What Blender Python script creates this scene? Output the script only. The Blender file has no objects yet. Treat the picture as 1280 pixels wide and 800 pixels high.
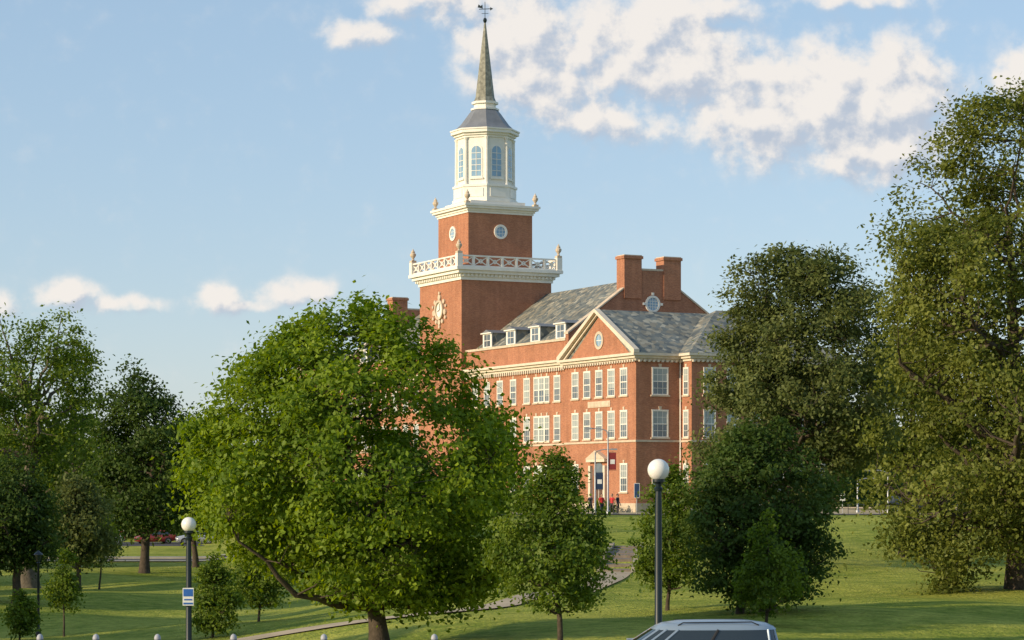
import bpy, bmesh, math, random
import numpy as np
from mathutils import Vector, Matrix
random.seed(4)
sc=bpy.context.scene
F=3022.0; EYE=4.2; HZ=620.0
rad=math.radians

# ------------------------------------------------------------ materials
def nodes_of(m):
    m.use_nodes=True
    nt=m.node_tree; nt.nodes.clear()
    return nt
def mat(name,col,rough=.7,var=.15,scale=3.0,bump=0,metal=0,spec=.3,col2=None,detail=6,bscale=None):
    m=bpy.data.materials.new(name); nt=nodes_of(m); N=nt.nodes; L=nt.links
    o=N.new('ShaderNodeOutputMaterial'); b=N.new('ShaderNodeBsdfPrincipled')
    b.inputs['Roughness'].default_value=rough; b.inputs['Metallic'].default_value=metal
    b.inputs['Specular IOR Level'].default_value=spec
    tc=N.new('ShaderNodeTexCoord'); n=N.new('ShaderNodeTexNoise')
    n.inputs['Scale'].default_value=scale; n.inputs['Detail'].default_value=detail
    L.new(tc.outputs['Object'],n.inputs['Vector'])
    r=N.new('ShaderNodeValToRGB')
    c2=col2 or tuple(min(1,c*(1+var)) for c in col); c1=tuple(c*(1-var) for c in col)
    r.color_ramp.elements[0].position=.3; r.color_ramp.elements[1].position=.7
    r.color_ramp.elements[0].color=(*c1,1); r.color_ramp.elements[1].color=(*c2,1)
    L.new(n.outputs['Fac'],r.inputs['Fac']); L.new(r.outputs['Color'],b.inputs['Base Color'])
    if bump:
        bp=N.new('ShaderNodeBump'); bp.inputs['Strength'].default_value=bump; bp.inputs['Distance'].default_value=.05
        n2=N.new('ShaderNodeTexNoise'); n2.inputs['Scale'].default_value=bscale or scale*6; n2.inputs['Detail'].default_value=5
        L.new(tc.outputs['Object'],n2.inputs['Vector']); L.new(n2.outputs['Fac'],bp.inputs['Height']); L.new(bp.outputs['Normal'],b.inputs['Normal'])
    L.new(b.outputs['BSDF'],o.inputs['Surface'])
    return m
def brick_mat():
    m=bpy.data.materials.new('brick'); nt=nodes_of(m); N=nt.nodes; L=nt.links
    o=N.new('ShaderNodeOutputMaterial'); b=N.new('ShaderNodeBsdfPrincipled'); b.inputs['Roughness'].default_value=.85; b.inputs['Specular IOR Level'].default_value=.15
    tc=N.new('ShaderNodeTexCoord'); sp=N.new('ShaderNodeSeparateXYZ'); L.new(tc.outputs['Object'],sp.inputs[0])
    ad=N.new('ShaderNodeMath'); L.new(sp.outputs[0],ad.inputs[0]); L.new(sp.outputs[1],ad.inputs[1])
    cb=N.new('ShaderNodeCombineXYZ'); L.new(ad.outputs[0],cb.inputs[0]); L.new(sp.outputs[2],cb.inputs[1])
    br=N.new('ShaderNodeTexBrick'); L.new(cb.outputs[0],br.inputs['Vector'])
    br.inputs['Scale'].default_value=1; br.inputs['Brick Width'].default_value=.22; br.inputs['Row Height'].default_value=.075; br.inputs['Mortar Size'].default_value=.009
    br.inputs['Color1'].default_value=(.44,.168,.088,1); br.inputs['Color2'].default_value=(.30,.10,.054,1); br.inputs['Mortar'].default_value=(.42,.28,.19,1)
    n=N.new('ShaderNodeTexNoise'); n.inputs['Scale'].default_value=.35; n.inputs['Detail'].default_value=9; n.inputs['Roughness'].default_value=.65; L.new(tc.outputs['Object'],n.inputs['Vector'])
    mp=N.new('ShaderNodeMapping'); mp.inputs['Scale'].default_value=(1.6,1.6,.12); L.new(tc.outputs['Object'],mp.inputs[0])
    n2=N.new('ShaderNodeTexNoise'); n2.inputs['Scale'].default_value=1; n2.inputs['Detail'].default_value=6; L.new(mp.outputs[0],n2.inputs['Vector'])
    av=N.new('ShaderNodeMath'); av.operation='MULTIPLY_ADD'; av.inputs[1].default_value=.45; L.new(n2.outputs['Fac'],av.inputs[0])
    a2=N.new('ShaderNodeMath'); a2.operation='MULTIPLY'; a2.inputs[1].default_value=.55; L.new(n.outputs['Fac'],a2.inputs[0]); L.new(a2.outputs[0],av.inputs[2])
    r=N.new('ShaderNodeMapRange'); r.inputs[1].default_value=.35; r.inputs[2].default_value=.65; r.inputs[3].default_value=.78; r.inputs[4].default_value=1.16; L.new(av.outputs[0],r.inputs[0])
    mx=N.new('ShaderNodeVectorMath'); mx.operation='SCALE'; L.new(br.outputs['Color'],mx.inputs[0]); L.new(r.outputs[0],mx.inputs['Scale'])
    L.new(mx.outputs[0],b.inputs['Base Color']); L.new(b.outputs[0],o.inputs[0]); return m
def slate_mat():
    m=bpy.data.materials.new('slate'); nt=nodes_of(m); N=nt.nodes; L=nt.links
    o=N.new('ShaderNodeOutputMaterial'); b=N.new('ShaderNodeBsdfPrincipled'); b.inputs['Roughness'].default_value=.65; b.inputs['Specular IOR Level'].default_value=.3
    tc=N.new('ShaderNodeTexCoord'); v=N.new('ShaderNodeTexVoronoi'); v.inputs['Scale'].default_value=2.1; L.new(tc.outputs['Object'],v.inputs['Vector'])
    sp=N.new('ShaderNodeSeparateColor'); L.new(v.outputs['Color'],sp.inputs[0])
    r=N.new('ShaderNodeValToRGB'); e=r.color_ramp.elements
    e[0].color=(.09,.105,.11,1); e[1].color=(.38,.36,.29,1); e[1].position=1
    x=e.new(.5); x.color=(.18,.195,.18,1); x=e.new(.75); x.color=(.24,.22,.17,1)
    L.new(sp.outputs[0],r.inputs[0])
    n=N.new('ShaderNodeTexNoise'); n.inputs['Scale'].default_value=.5; n.inputs['Detail'].default_value=6; L.new(tc.outputs['Object'],n.inputs['Vector'])
    rr=N.new('ShaderNodeMapRange'); rr.inputs[1].default_value=.3; rr.inputs[2].default_value=.7; rr.inputs[3].default_value=.75; rr.inputs[4].default_value=1.15; L.new(n.outputs['Fac'],rr.inputs[0])
    mx=N.new('ShaderNodeVectorMath'); mx.operation='SCALE'; L.new(r.outputs['Color'],mx.inputs[0]); L.new(rr.outputs[0],mx.inputs['Scale'])
    L.new(mx.outputs[0],b.inputs['Base Color']); L.new(b.outputs[0],o.inputs[0]); return m
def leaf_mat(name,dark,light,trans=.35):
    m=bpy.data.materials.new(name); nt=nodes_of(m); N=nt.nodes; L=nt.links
    o=N.new('ShaderNodeOutputMaterial'); at=N.new('ShaderNodeAttribute'); at.attribute_name='leaf_tone'
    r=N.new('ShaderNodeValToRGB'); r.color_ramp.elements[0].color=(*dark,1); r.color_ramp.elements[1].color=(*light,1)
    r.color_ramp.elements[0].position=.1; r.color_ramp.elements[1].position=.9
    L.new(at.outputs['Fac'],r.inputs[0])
    d=N.new('ShaderNodeBsdfDiffuse'); t=N.new('ShaderNodeBsdfTranslucent'); g=N.new('ShaderNodeBsdfGlossy'); g.inputs['Roughness'].default_value=.55
    g.inputs['Color'].default_value=(.35,.38,.3,1)
    h=N.new('ShaderNodeHueSaturation'); h.inputs['Saturation'].default_value=1.1; h.inputs['Value'].default_value=1.6; h.inputs['Hue'].default_value=.485
    L.new(r.outputs[0],d.inputs[0]); L.new(r.outputs[0],h.inputs['Color']); L.new(h.outputs[0],t.inputs[0])
    a=N.new('ShaderNodeMixShader'); a.inputs[0].default_value=trans; L.new(d.outputs[0],a.inputs[1]); L.new(t.outputs[0],a.inputs[2])
    b=N.new('ShaderNodeMixShader'); b.inputs[0].default_value=.04; L.new(a.outputs[0],b.inputs[1]); L.new(g.outputs[0],b.inputs[2])
    L.new(b.outputs[0],o.inputs[0]); return m
def grass_mat():
    m=bpy.data.materials.new('grass'); nt=nodes_of(m); N=nt.nodes; L=nt.links
    o=N.new('ShaderNodeOutputMaterial'); b=N.new('ShaderNodeBsdfPrincipled'); b.inputs['Roughness'].default_value=.9; b.inputs['Specular IOR Level'].default_value=.1
    tc=N.new('ShaderNodeTexCoord')
    def noi(s,d):
        n=N.new('ShaderNodeTexNoise'); n.inputs['Scale'].default_value=s; n.inputs['Detail'].default_value=d
        L.new(tc.outputs['Object'],n.inputs['Vector'])
        return n
    a=noi(.11,6); c=noi(1.3,9); f=noi(7,8)
    r=N.new('ShaderNodeValToRGB'); r.color_ramp.elements[0].color=(.16,.22,.024,1); r.color_ramp.elements[1].color=(.41,.415,.075,1)
    r.color_ramp.elements[0].position=.38; r.color_ramp.elements[1].position=.62
    m1=N.new('ShaderNodeMath'); m1.operation='MULTIPLY_ADD'; m1.inputs[1].default_value=.5
    L.new(c.outputs['Fac'],m1.inputs[0]); 
    m0=N.new('ShaderNodeMath'); m0.operation='MULTIPLY'; m0.inputs[1].default_value=.5; L.new(a.outputs['Fac'],m0.inputs[0]); L.new(m0.outputs[0],m1.inputs[2])
    L.new(m1.outputs[0],r.inputs[0])
    rr=N.new('ShaderNodeMapRange'); rr.inputs[1].default_value=.3; rr.inputs[2].default_value=.7; rr.inputs[3].default_value=.68; rr.inputs[4].default_value=1.22; L.new(f.outputs['Fac'],rr.inputs[0])
    mx=N.new('ShaderNodeVectorMath'); mx.operation='SCALE'; L.new(r.outputs['Color'],mx.inputs[0]); L.new(rr.outputs[0],mx.inputs['Scale'])
    bp=N.new('ShaderNodeBump'); bp.inputs['Strength'].default_value=.8; bp.inputs['Distance'].default_value=.2; L.new(f.outputs['Fac'],bp.inputs['Height']); L.new(bp.outputs[0],b.inputs['Normal'])
    L.new(mx.outputs[0],b.inputs['Base Color']); L.new(b.outputs[0],o.inputs[0]); return m

M={}
M['brick']=brick_mat(); M['slate']=slate_mat()
M['stone']=mat('limestone',(.56,.46,.35),.8,.14,2)
M['cornice']=mat('cream_paint',(.64,.56,.45),.6,.1,1.5)
M['white']=mat('white_paint',(.78,.75,.68),.5,.06,1.5)
M['glass']=mat('window_glass',(.10,.13,.16),.08,.4,.6,spec=.9)
M['bglass']=mat('lantern_glass',(.22,.36,.50),.1,.2,.6,spec=.8)
M['blind']=mat('window_blind',(.30,.34,.34),.6,.25,.4)
M['door']=mat('door_paint',(.12,.07,.05),.5)
M['lead']=mat('lead_roof',(.19,.20,.22),.5,.12,1.2)
M['spire']=mat('spire_slate',(.24,.235,.19),.6,.4,2.5)
M['black']=mat('black_metal',(.015,.02,.03),.4,.1,5,spec=.5)
M['iron']=mat('dark_green_metal',(.010,.02,.025),.4,.1,5,spec=.4)
M['grey']=mat('galvanised_steel',(.35,.36,.37),.4,.1,5,metal=.4)
M['globe']=mat('globe_acrylic',(.8,.77,.72),.25,.02,2,spec=.5)
M['capm']=mat('bollard_cap',(.36,.37,.40),.5,.1,4)
M['asphalt']=mat('asphalt',(.055,.055,.058),.9,.2,1.5,.3)
M['concrete']=mat('concrete',(.33,.30,.25),.85,.14,1.2,.2)
M['steps']=mat('step_stone',(.22,.18,.14),.9,.25,2.2,.3)  # tree shade over the steps is painted into this darker stone colour
M['pathm']=mat('path_concrete',(.42,.34,.24),.9,.15,.8,.2)
M['line']=mat('road_paint',(.7,.7,.66),.7,.1,3)
M['bark']=mat('bark',(.075,.058,.042),.95,.35,4,.8,bscale=14)
M['barkg']=mat('bark_grey',(.13,.11,.085),.95,.3,4,.8,bscale=14)
M['grass']=grass_mat()
M['L_hero']=leaf_mat('leaf_maple',(.042,.105,.008),(.245,.33,.028),.44)
M['L_mid']=leaf_mat('leaf_green',(.035,.085,.010),(.175,.24,.030),.42)
M['L_dark']=leaf_mat('leaf_dark',(.022,.052,.011),(.09,.14,.026),.36)
M['L_oak']=leaf_mat('leaf_oak',(.042,.068,.010),(.215,.235,.045),.38)
M['L_grey']=leaf_mat('leaf_greyish',(.045,.072,.022),(.18,.205,.06),.38)
M['L_red']=leaf_mat('leaf_red',(.08,.02,.015),(.2,.05,.03),.3)
M['rubber']=mat('tyre_rubber',(.02,.02,.02),.85)
M['cglass']=mat('car_glass',(.02,.028,.032),.04,.1,1,spec=1)
M['plast']=mat('black_plastic',(.025,.025,.027),.6)
M['chrome']=mat('alloy',(.6,.6,.62),.3,.05,2,metal=.8)
def paint(n,c): 
    m=mat(n,c,.28,.03,1,metal=.35,spec=.6); return m

# ------------------------------------------------------------ terrain
def sm(x):
    x=np.clip(x,0,1); return x*x*(3-2*x)
def terrain(X,Y):
    X=np.asarray(X,float); Y=np.asarray(Y,float)
    s=sm((Y-105)/95); m=sm((X/np.maximum(Y,60)+.13)/.08)
    up=s*m
    z=2.6*up-1.35*(1-sm((X+12)/12))*(1-up)
    w=(1-sm((Y-175)/25))*sm((Y-62)/20)
    u=w*(.20*np.sin(X*.13+Y*.05)*np.cos(Y*.09+1)+.20*np.sin(X*.21-Y*.11+2)+.08*np.sin(X*.5+Y*.33))
    return z+u
def tz(x,y): return float(terrain(x,y))
def gpt(px,py):
    k=(px-640)/F; q=(HZ-py)/F
    Y=40.
    while Y<600:
        if EYE+q*Y<=tz(k*Y,Y): break
        Y+=.25
    return (k*Y,Y,tz(k*Y,Y))

# ------------------------------------------------------------ mesh builder
class MB:
    def __init__(s): s.v=[]; s.f=[]; s.m=[]; s.mats=[]
    def mi(s,k):
        if k not in s.mats: s.mats.append(k)
        return s.mats.index(k)
    def add(s,vs,fs,k):
        o=len(s.v); s.v+= [tuple(a) for a in vs]; i=s.mi(k)
        for f in fs: s.f.append([o+a for a in f]); s.m.append(i)
    def box(s,x0,x1,y0,y1,z0,z1,k):
        s.add([(x0,y0,z0),(x1,y0,z0),(x1,y1,z0),(x0,y1,z0),(x0,y0,z1),(x1,y0,z1),(x1,y1,z1),(x0,y1,z1)],
              [(0,3,2,1),(4,5,6,7),(0,1,5,4),(1,2,6,5),(2,3,7,6),(3,0,4,7)],k)
    def fb(s,fr,a0,a1,z0,z1,d0,d1,k):
        s.fp(fr,[(a0,z0),(a1,z0),(a1,z1),(a0,z1)],d0,d1,k)
    def fp(s,fr,pts,d0,d1,k):
        O,T,Nn=fr; n=len(pts)
        P=lambda a,z,d:(O[0]+a*T[0]+d*Nn[0],O[1]+a*T[1]+d*Nn[1],O[2]+z)
        vs=[P(a,z,d0) for a,z in pts]+[P(a,z,d1) for a,z in pts]
        fs=[tuple(range(n)),tuple(range(2*n-1,n-1,-1))]+[(i,(i+1)%n,n+(i+1)%n,n+i) for i in range(n)]
        s.add(vs,fs,k)
    def ringp(s,fr,a,z,r0,r1,d0,d1,k,n=24,sx=1):
        O,T,Nn=fr
        P=lambda aa,zz,d:(O[0]+aa*T[0]+d*Nn[0],O[1]+aa*T[1]+d*Nn[1],O[2]+zz)
        vs=[];fs=[]
        for i in range(n):
            t=2*math.pi*i/n; c,q=math.cos(t)*sx,math.sin(t)
            vs+=[P(a+r0*c,z+r0*q,d0),P(a+r1*c,z+r1*q,d0),P(a+r1*c,z+r1*q,d1),P(a+r0*c,z+r0*q,d1)]
        for i in range(n):
            j=(i+1)%n
            for e in range(4): fs.append((4*i+e,4*i+(e+1)%4,4*j+(e+1)%4,4*j+e))
        s.add(vs,fs,k)
    def lathe(s,cx,cy,prof,n,k,rot=0,cap=True):
        vs=[];fs=[]
        for r,z in prof:
            for i in range(n):
                t=rot+2*math.pi*i/n; vs.append((cx+r*math.cos(t),cy+r*math.sin(t),z))
        for j in range(len(prof)-1):
            for i in range(n):
                fs.append((j*n+i,j*n+(i+1)%n,(j+1)*n+(i+1)%n,(j+1)*n+i))
        if cap:
            fs.append(tuple(range(n-1,-1,-1))); fs.append(tuple(range((len(prof)-1)*n,len(prof)*n)))
        s.add(vs,fs,k)
    def tube(s,pts,rs,n,k):
        pts=[Vector(p) for p in pts]; vs=[];fs=[]
        for i,p in enumerate(pts):
            t=(pts[min(i+1,len(pts)-1)]-pts[max(i-1,0)]).normalized()
            a=t.cross(Vector((0,0,1)) if abs(t.z)<.9 else Vector((1,0,0))).normalized(); b=t.cross(a)
            r=rs[i] if hasattr(rs,'__len__') else rs
            for j in range(n):
                q=2*math.pi*j/n; vs.append(tuple(p+a*r*math.cos(q)+b*r*math.sin(q)))
        for i in range(len(pts)-1):
            for j in range(n): fs.append((i*n+j,i*n+(j+1)%n,(i+1)*n+(j+1)%n,(i+1)*n+j))
        fs.append(tuple(range(n))); fs.append(tuple(range(len(pts)*n-1,(len(pts)-1)*n-1,-1)))
        s.add(vs,fs,k)
    def sphere(s,c,r,k,n=16,sz=1):
        prof=[(max(1e-3,r*math.sin(math.pi*i/(n//2))),c[2]-r*sz*math.cos(math.pi*i/(n//2))) for i in range(n//2+1)]
        s.lathe(c[0],c[1],prof,n,k)
    def obj(s,name,parent=None,loc=(0,0,0),rot=0,smooth=False,mats=M):
        me=bpy.data.meshes.new(name); me.from_pydata(s.v,[],s.f)
        for k in s.mats: me.materials.append(k if not isinstance(k,str) else M[k])
        me.polygons.foreach_set('material_index',s.m)
        bm=bmesh.new(); bm.from_mesh(me); bmesh.ops.recalc_face_normals(bm,faces=bm.faces); bm.to_mesh(me); bm.free()
        if smooth:
            me.polygons.foreach_set('use_smooth',[True]*len(me.polygons))
            me.set_sharp_from_angle(angle=rad(smooth if smooth is not True else 40))
        o=bpy.data.objects.new(name,me); sc.collection.objects.link(o); o.location=loc; o.rotation_euler=(0,0,rot)
        if parent: o.parent=parent
        return o
def empty(name,loc=(0,0,0),rot=0):
    e=bpy.data.objects.new(name,None); sc.collection.objects.link(e); e.location=loc; e.rotation_euler=(0,0,rot); e.empty_display_size=.2
    return e

# ------------------------------------------------------------ ground
xs=np.concatenate([np.linspace(-1500,-120,24)[:-1],np.arange(-120,120.1,1.5),np.linspace(120,1500,24)[1:]])
ys=np.concatenate([np.linspace(-200,30,12)[:-1],np.arange(30,260,1.5),np.linspace(260,400,40)[:-1],np.linspace(400,4000,30)])
XX,YY=np.meshgrid(xs,ys); ZZ=terrain(XX,YY)
nx,ny=len(xs),len(ys)
me=bpy.data.meshes.new('ground'); V=np.stack([XX,YY,ZZ],-1).reshape(-1,3)
I=np.arange(nx*ny).reshape(ny,nx); Q=np.stack([I[:-1,:-1],I[:-1,1:],I[1:,1:],I[1:,:-1]],-1).reshape(-1,4)
me.from_pydata(V.tolist(),[],Q.tolist()); me.materials.append(M['grass']); me.polygons.foreach_set('use_smooth',[True]*len(me.polygons))
g=bpy.data.objects.new('ground',me); sc.collection.objects.link(g)

def ribbon(name,pts,w,k,zoff=.03,cross=3,step=1.0):
    P=[]; 
    for a,b in zip(pts[:-1],pts[1:]):
        d=math.dist(a[:2],b[:2]); n=max(1,int(d/step))
        for i in range(n): t=i/n; P.append((a[0]+(b[0]-a[0])*t,a[1]+(b[1]-a[1])*t))
    P.append(tuple(pts[-1][:2])); P=np.array(P)
    for _ in range(6): P[1:-1]=(P[:-2]+2*P[1:-1]+P[2:])/4
    T=np.gradient(P,axis=0); T/=np.linalg.norm(T,axis=1)[:,None]+1e-9; Nn=np.stack([-T[:,1],T[:,0]],1)
    vs=[];fs=[]
    for i in range(len(P)):
        for j in range(cross+1):
            q=P[i]+Nn[i]*w*(j/cross-.5); vs.append((q[0],q[1],tz(q[0],q[1])+zoff))
    c=cross+1
    for i in range(len(P)-1):
        for j in range(cross): fs.append((i*c+j,(i+1)*c+j,(i+1)*c+j+1,i*c+j+1))
    b=MB(); b.add(vs,fs,k); return b.obj(name)
# walkway across the lawn
wp=[gpt(772,716),gpt(748,730),gpt(700,744),gpt(640,756),gpt(560,767),gpt(450,779),gpt(330,794),gpt(200,812)]
ribbon('walkway',wp,1.5,'pathm',.05)
st0=gpt(770,716); st1=gpt(784,684)
# steps
b=MB(); n=9
dx,dy=st1[0]-st0[0],st1[1]-st0[1]; Ls=math.hypot(dx,dy); dx/=Ls; dy/=Ls
for i in range(n):
    x=st0[0]+dx*Ls*i/n; y=st0[1]+dy*Ls*i/n; z=tz(x,y)
    l=Ls/n
    fr=((x,y,z),(dy,-dx,0),(dx,dy,0)); b.fb(fr,-.75,.75,-.3,.14,.0,l,'steps')
    for s0,s1 in ((.753,1.0),(-1.0,-.753)): b.fb(fr,s0,s1,-.3,.32,.0,l-.003,'concrete')
b.obj('garden_steps')
ribbon('street',[(-45,209,0),(150,209,0)],8,'asphalt',.02,4)
ribbon('pavement',[(-45,215.3,0),(150,215.3,0)],3.6,'concrete',.13,2)
ribbon('pavement',[(-45,203.3,0),(150,203.3,0)],2.4,'concrete',.13,2)
ribbon('street',[(-80,48.6,0),(80,48.6,0)],8,'asphalt',.02,4)
ribbon('pavement',[(-80,54,0),(80,54,0)],2.6,'concrete',.13,2)
b=MB()
for x in range(-60,60,6):
    b.box(x,x+2.5,46.4,46.52,tz(x+1,46.4)+.024,tz(x+1,46.4)+.03,'line')
b.obj('road_marking')
b=MB()
for x in range(-80,80,2):
    z=tz(x+1,52.6); b.box(x,x+1.99,52.55,52.7,z-.1,z+.15,'concrete')
    z=tz(x+1,202.0); b.box(x*1.2,x*1.2+2.39,213.4,213.55,tz(x*1.2,213.5)-.1,tz(x*1.2,213.5)+.15,'concrete')
b.obj('kerb')

# ------------------------------------------------------------ university hall
hall=empty('university_hall',(11.9,232,2.6),rad(26.5))
FR=lambda p:((p,0,0),(0,1,0),(-1,0,0))     # faces -x
SD=lambda p:((0,p,0),(1,0,0),(0,-1,0))     # faces -y
BK=lambda p:((0,p,0),(1,0,0),(0,1,0))
ZE=15.35
w=MB()   # walls
w.box(0,20,0,14.7,0,14.6,'brick')
w.box(0,20,76.5,91.2,0,14.6,'brick')
w.box(1,21,14.7,76.5,0,17.5,'brick')
w.box(5,22,-2,13,0,14.597,'brick')
w.box(5,22,78,93.2,0,14.597,'brick')
for p in (15.6,75):
    w.fp(((0,p,0),(1,0,0),(0,1,0)),[(.9,17.2),(.9,18.1),(7.4,22.9),(7.4,25),(14.1,25),(14.1,22.9),(21.1,18.1),(21.1,17.2)],0,.65,'brick')
    for x0 in (7.35,12.05):
        w.box(x0,x0+2.05,p-.15,p+1.5,22,26.1,'brick'); w.box(x0-.12,x0+2.17,p-.27,p+1.62,26.1,26.4,'brick')
        w.box(x0-.02,x0+2.07,p-.17,p+1.52,26.4,26.5,'stone')
    w.box(9.402,12.048,p-.05,p+.75,24.95,25.15,'stone')
# pediments
for c in (7.35,83.85):
    w.fp(FR(.3),[(c-7.35,ZE-.8),(c+7.35,ZE-.8),(c,19.35)],-.3,.3,'brick')
# tower shafts
w.box(.4,11.6,40,51.2,0,25.6,'brick'); w.box(2,10,41.6,49.6,27,33.3,'brick')
w.obj('walls',hall)

t=MB()  # stone and painted trim
def cornice(x0,x1,y0,y1,z,h,steps,k='white'):
    for i,e in enumerate(steps):
        t.box(x0-e,x1+e,y0-e,y1+e,z+h*i/len(steps),z+h*(i+1)/len(steps)+(-.002 if i<len(steps)-1 else 0),k)
cornice(0,20,0,14.7,14.6,.75,(.12,.35,.6),'cornice'); cornice(0,20,76.5,91.2,14.6,.75,(.12,.35,.6),'cornice')
cornice(5,22,-2,13,14.603,.75,(.12,.35,.597),'cornice'); cornice(5,22,78,93.2,14.603,.75,(.12,.35,.597),'cornice')
# main facade cornice + attic coping
for a,b_ in ((15.32,39.98),(51.22,75.88)):
    for i,e in enumerate((.15,.4,.65)): t.box(1-e,1,a,b_,14.8+.25*i,15.048+.25*i,'cornice')
    t.box(.85,1.6,a+.9,b_-.0,17.5,17.75,'stone')
    y=a+.3
    while y<b_: t.box(.62,.85,y,y+.22,14.45,14.79,'cornice'); y+=.5
for yy0,yy1 in ((0,14.7),(76.5,91.2)):
    y=yy0
    while y<yy1: t.box(-.34,-.122,y,y+.22,14.5,14.72,'cornice'); y+=.5
x=.2
while x<4.9: t.box(x,x+.22,-.34,-.122,14.5,14.72,'cornice'); x+=.5
x=5
while x<22: t.box(x,x+.22,-2.34,-2.122,14.5,14.72,'cornice'); x+=.5
# raking cornices on pediments
for c in (7.35,83.85):
    for s in (-1,1):
        t.fp(FR(0),[(c+s*8.0,ZE),(c+s*8.0,ZE+.32),(c,20.08),(c,19.72),(c+s*7.55,ZE+.002)],.0,.6,'cornice')
        t.fp(FR(0),[(c+s*7.3,ZE+.004),(c,19.7),(c,19.5),(c+s*7.0,ZE+.004)],.0,.25,'cornice')
    t.ringp(FR(0),c,16.95,.62,.9,.0,.1,'stone',32); t.ringp(FR(0),c,16.95,0.01,.61,0,.03,'bglass',32)
    t.fb(FR(0),c-.03,c+.03,16.4,17.5,.03,.05,'white'); t.fb(FR(0),c-.55,c+.55,16.92,16.98,.03,.048,'white')
# belt courses and water table
def belt(x0,x1,y0,y1,z0,z1,e): 
    t.box(x0-e,x0,y0-e,y1+e,z0,z1,'stone'); t.box(x0,x1,y0-e,y0,z0,z1,'stone'); t.box(x0,x1,y1,y1+e,z0,z1,'stone')
for z0,z1,e in ((6.8,7.0,.1),(0,.9,.12)):
    belt(0,4.88,0,14.58,z0,z1,e); belt(5,21,-2,-1.9,z0,z1,e); t.box(1-e,1,14.9,39.9,z0,z1,'stone'); t.box(1-e,1,51.3,76.3,z0,z1,'stone'); belt(0,20,76.6,91.2,z0,z1,e)
    t.box(5-e,5,-2,0-e,z0,z1,'stone')
# stone panel on pavilion
for c in (7.35,83.85):
    t.fb(FR(0),c-2.3,c+2.3,10.35,10.95,0,.07,'stone'); t.fb(FR(0),c-2.1,c+2.1,10.45,10.85,.07,.1,'stone')
# down pipe
t.tube([(4.85,-.12,0),(4.85,-.12,14.5)],.07,6,'white')
# medallion on gable wall
f=SD(15.6); t.ringp(f,10.75,21.5,.66,.88,0,.15,'white',28)
for a in range(0,360,90): 
    ca,sa=math.cos(rad(a)),math.sin(rad(a)); t.fb(f,10.75+ca*1.05-.13,10.75+ca*1.05+.13,21.5+sa*1.05-.13,21.5+sa*1.05+.13,0,.16,'white')
t.ringp(f,10.75,21.5,.01,.66,0,.04,'bglass',28)
for a in (-.3,0,.3):
    t.fb(f,10.75+a-.025,10.75+a+.025,20.9,22.1,.04,.07,'white'); t.fb(f,10.15,11.35,21.5+a-.025,21.5+a+.025,.04,.075,'white')
# coping on gables
for p in (15.5,74.9):
    for s,c in ((1,0),(-1,22)):
        X=lambda q: c+s*q
        t.fp(((0,p,0),(1,0,0),(0,1,0)),[(X(.8),18.12),(X(7.35 if s>0 else 7.9),22.95 if s>0 else 22.92),(X(7.35 if s>0 else 7.9),23.12),(X(.8),18.32)],0,.85,'stone')
# tower cornices
cornice(.4,11.6,40,51.2,25.6,1.4,(.15,.3,.7,1.0))
for i in range(24):
    a=.4+i*.49; t.box(a,a+.24,39.55,39.72,26.0,26.28,'white'); a=40+i*.49; t.box(-.05,.12,a,a+.24,26.0,26.28,'white')
cornice(2,10,41.6,49.6,33.3,1.0,(.12,.25,.55,.7))
# balustrade
x0,x1,y0,y1=-.2,12.2,39.4,51.8
def bal(fr,a0,a1):
    t.fb(fr,a0,a1,27.0,27.16,-.13,.13,'white'); t.fb(fr,a0,a1,28.14,28.3,-.14,.14,'white')
    n=7; L=(a1-a0)/n
    for i in range(n):
        p0=a0+i*L; p1=p0+L
        t.fb(fr,p0-.12,p0+.12,27.16,28.14,-.15,.15,'white')
        q0,q1=p0+.12,p1-.12; za,zb=27.16,28.14; d=.11
        t.fp(fr,[(q0,za),(q1,zb-d),(q1,zb),(q0,za+d)],-.05,.05,'white')
        t.fp(fr,[(q0,zb-d),(q1,za),(q1,za+d),(q0,zb)],-.047,.053,'white')
        t.ringp(fr,(q0+q1)/2,27.65,.15,.24,-.06,.06,'white',12)
bal(((x0,0,0),(0,1,0),(-1,0,0)),y0,y1); bal(((x1,0,0),(0,1,0),(1,0,0)),y0,y1)
bal(((0,y0,0),(1,0,0),(0,-1,0)),x0,x1); bal(((0,y1,0),(1,0,0),(0,1,0)),x0,x1)
def urn(x,y,z,s=1):
    t.box(x-.3*s,x+.3*s,y-.3*s,y+.3*s,z,z+.25*s,'stone')
    t.lathe(x,y,[(.12*s,z+.25*s),(.2*s,z+.35*s),(.1*s,z+.45*s),(.34*s,z+.8*s),(.36*s,z+1.0*s),(.2*s,z+1.15*s),(.24*s,z+1.25*s),(.06*s,z+1.5*s),(.05*s,z+1.6*s)],10,'stone')
for x in (x0,x1):
    for y in (y0,y1):
        t.box(x-.32,x+.32,y-.32,y+.32,27.0,28.42,'white'); urn(x,y,28.42,1.0)
for x in (1.75,10.25):
    for y in (41.35,49.85): urn(x,y,34.3,.95)
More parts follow.
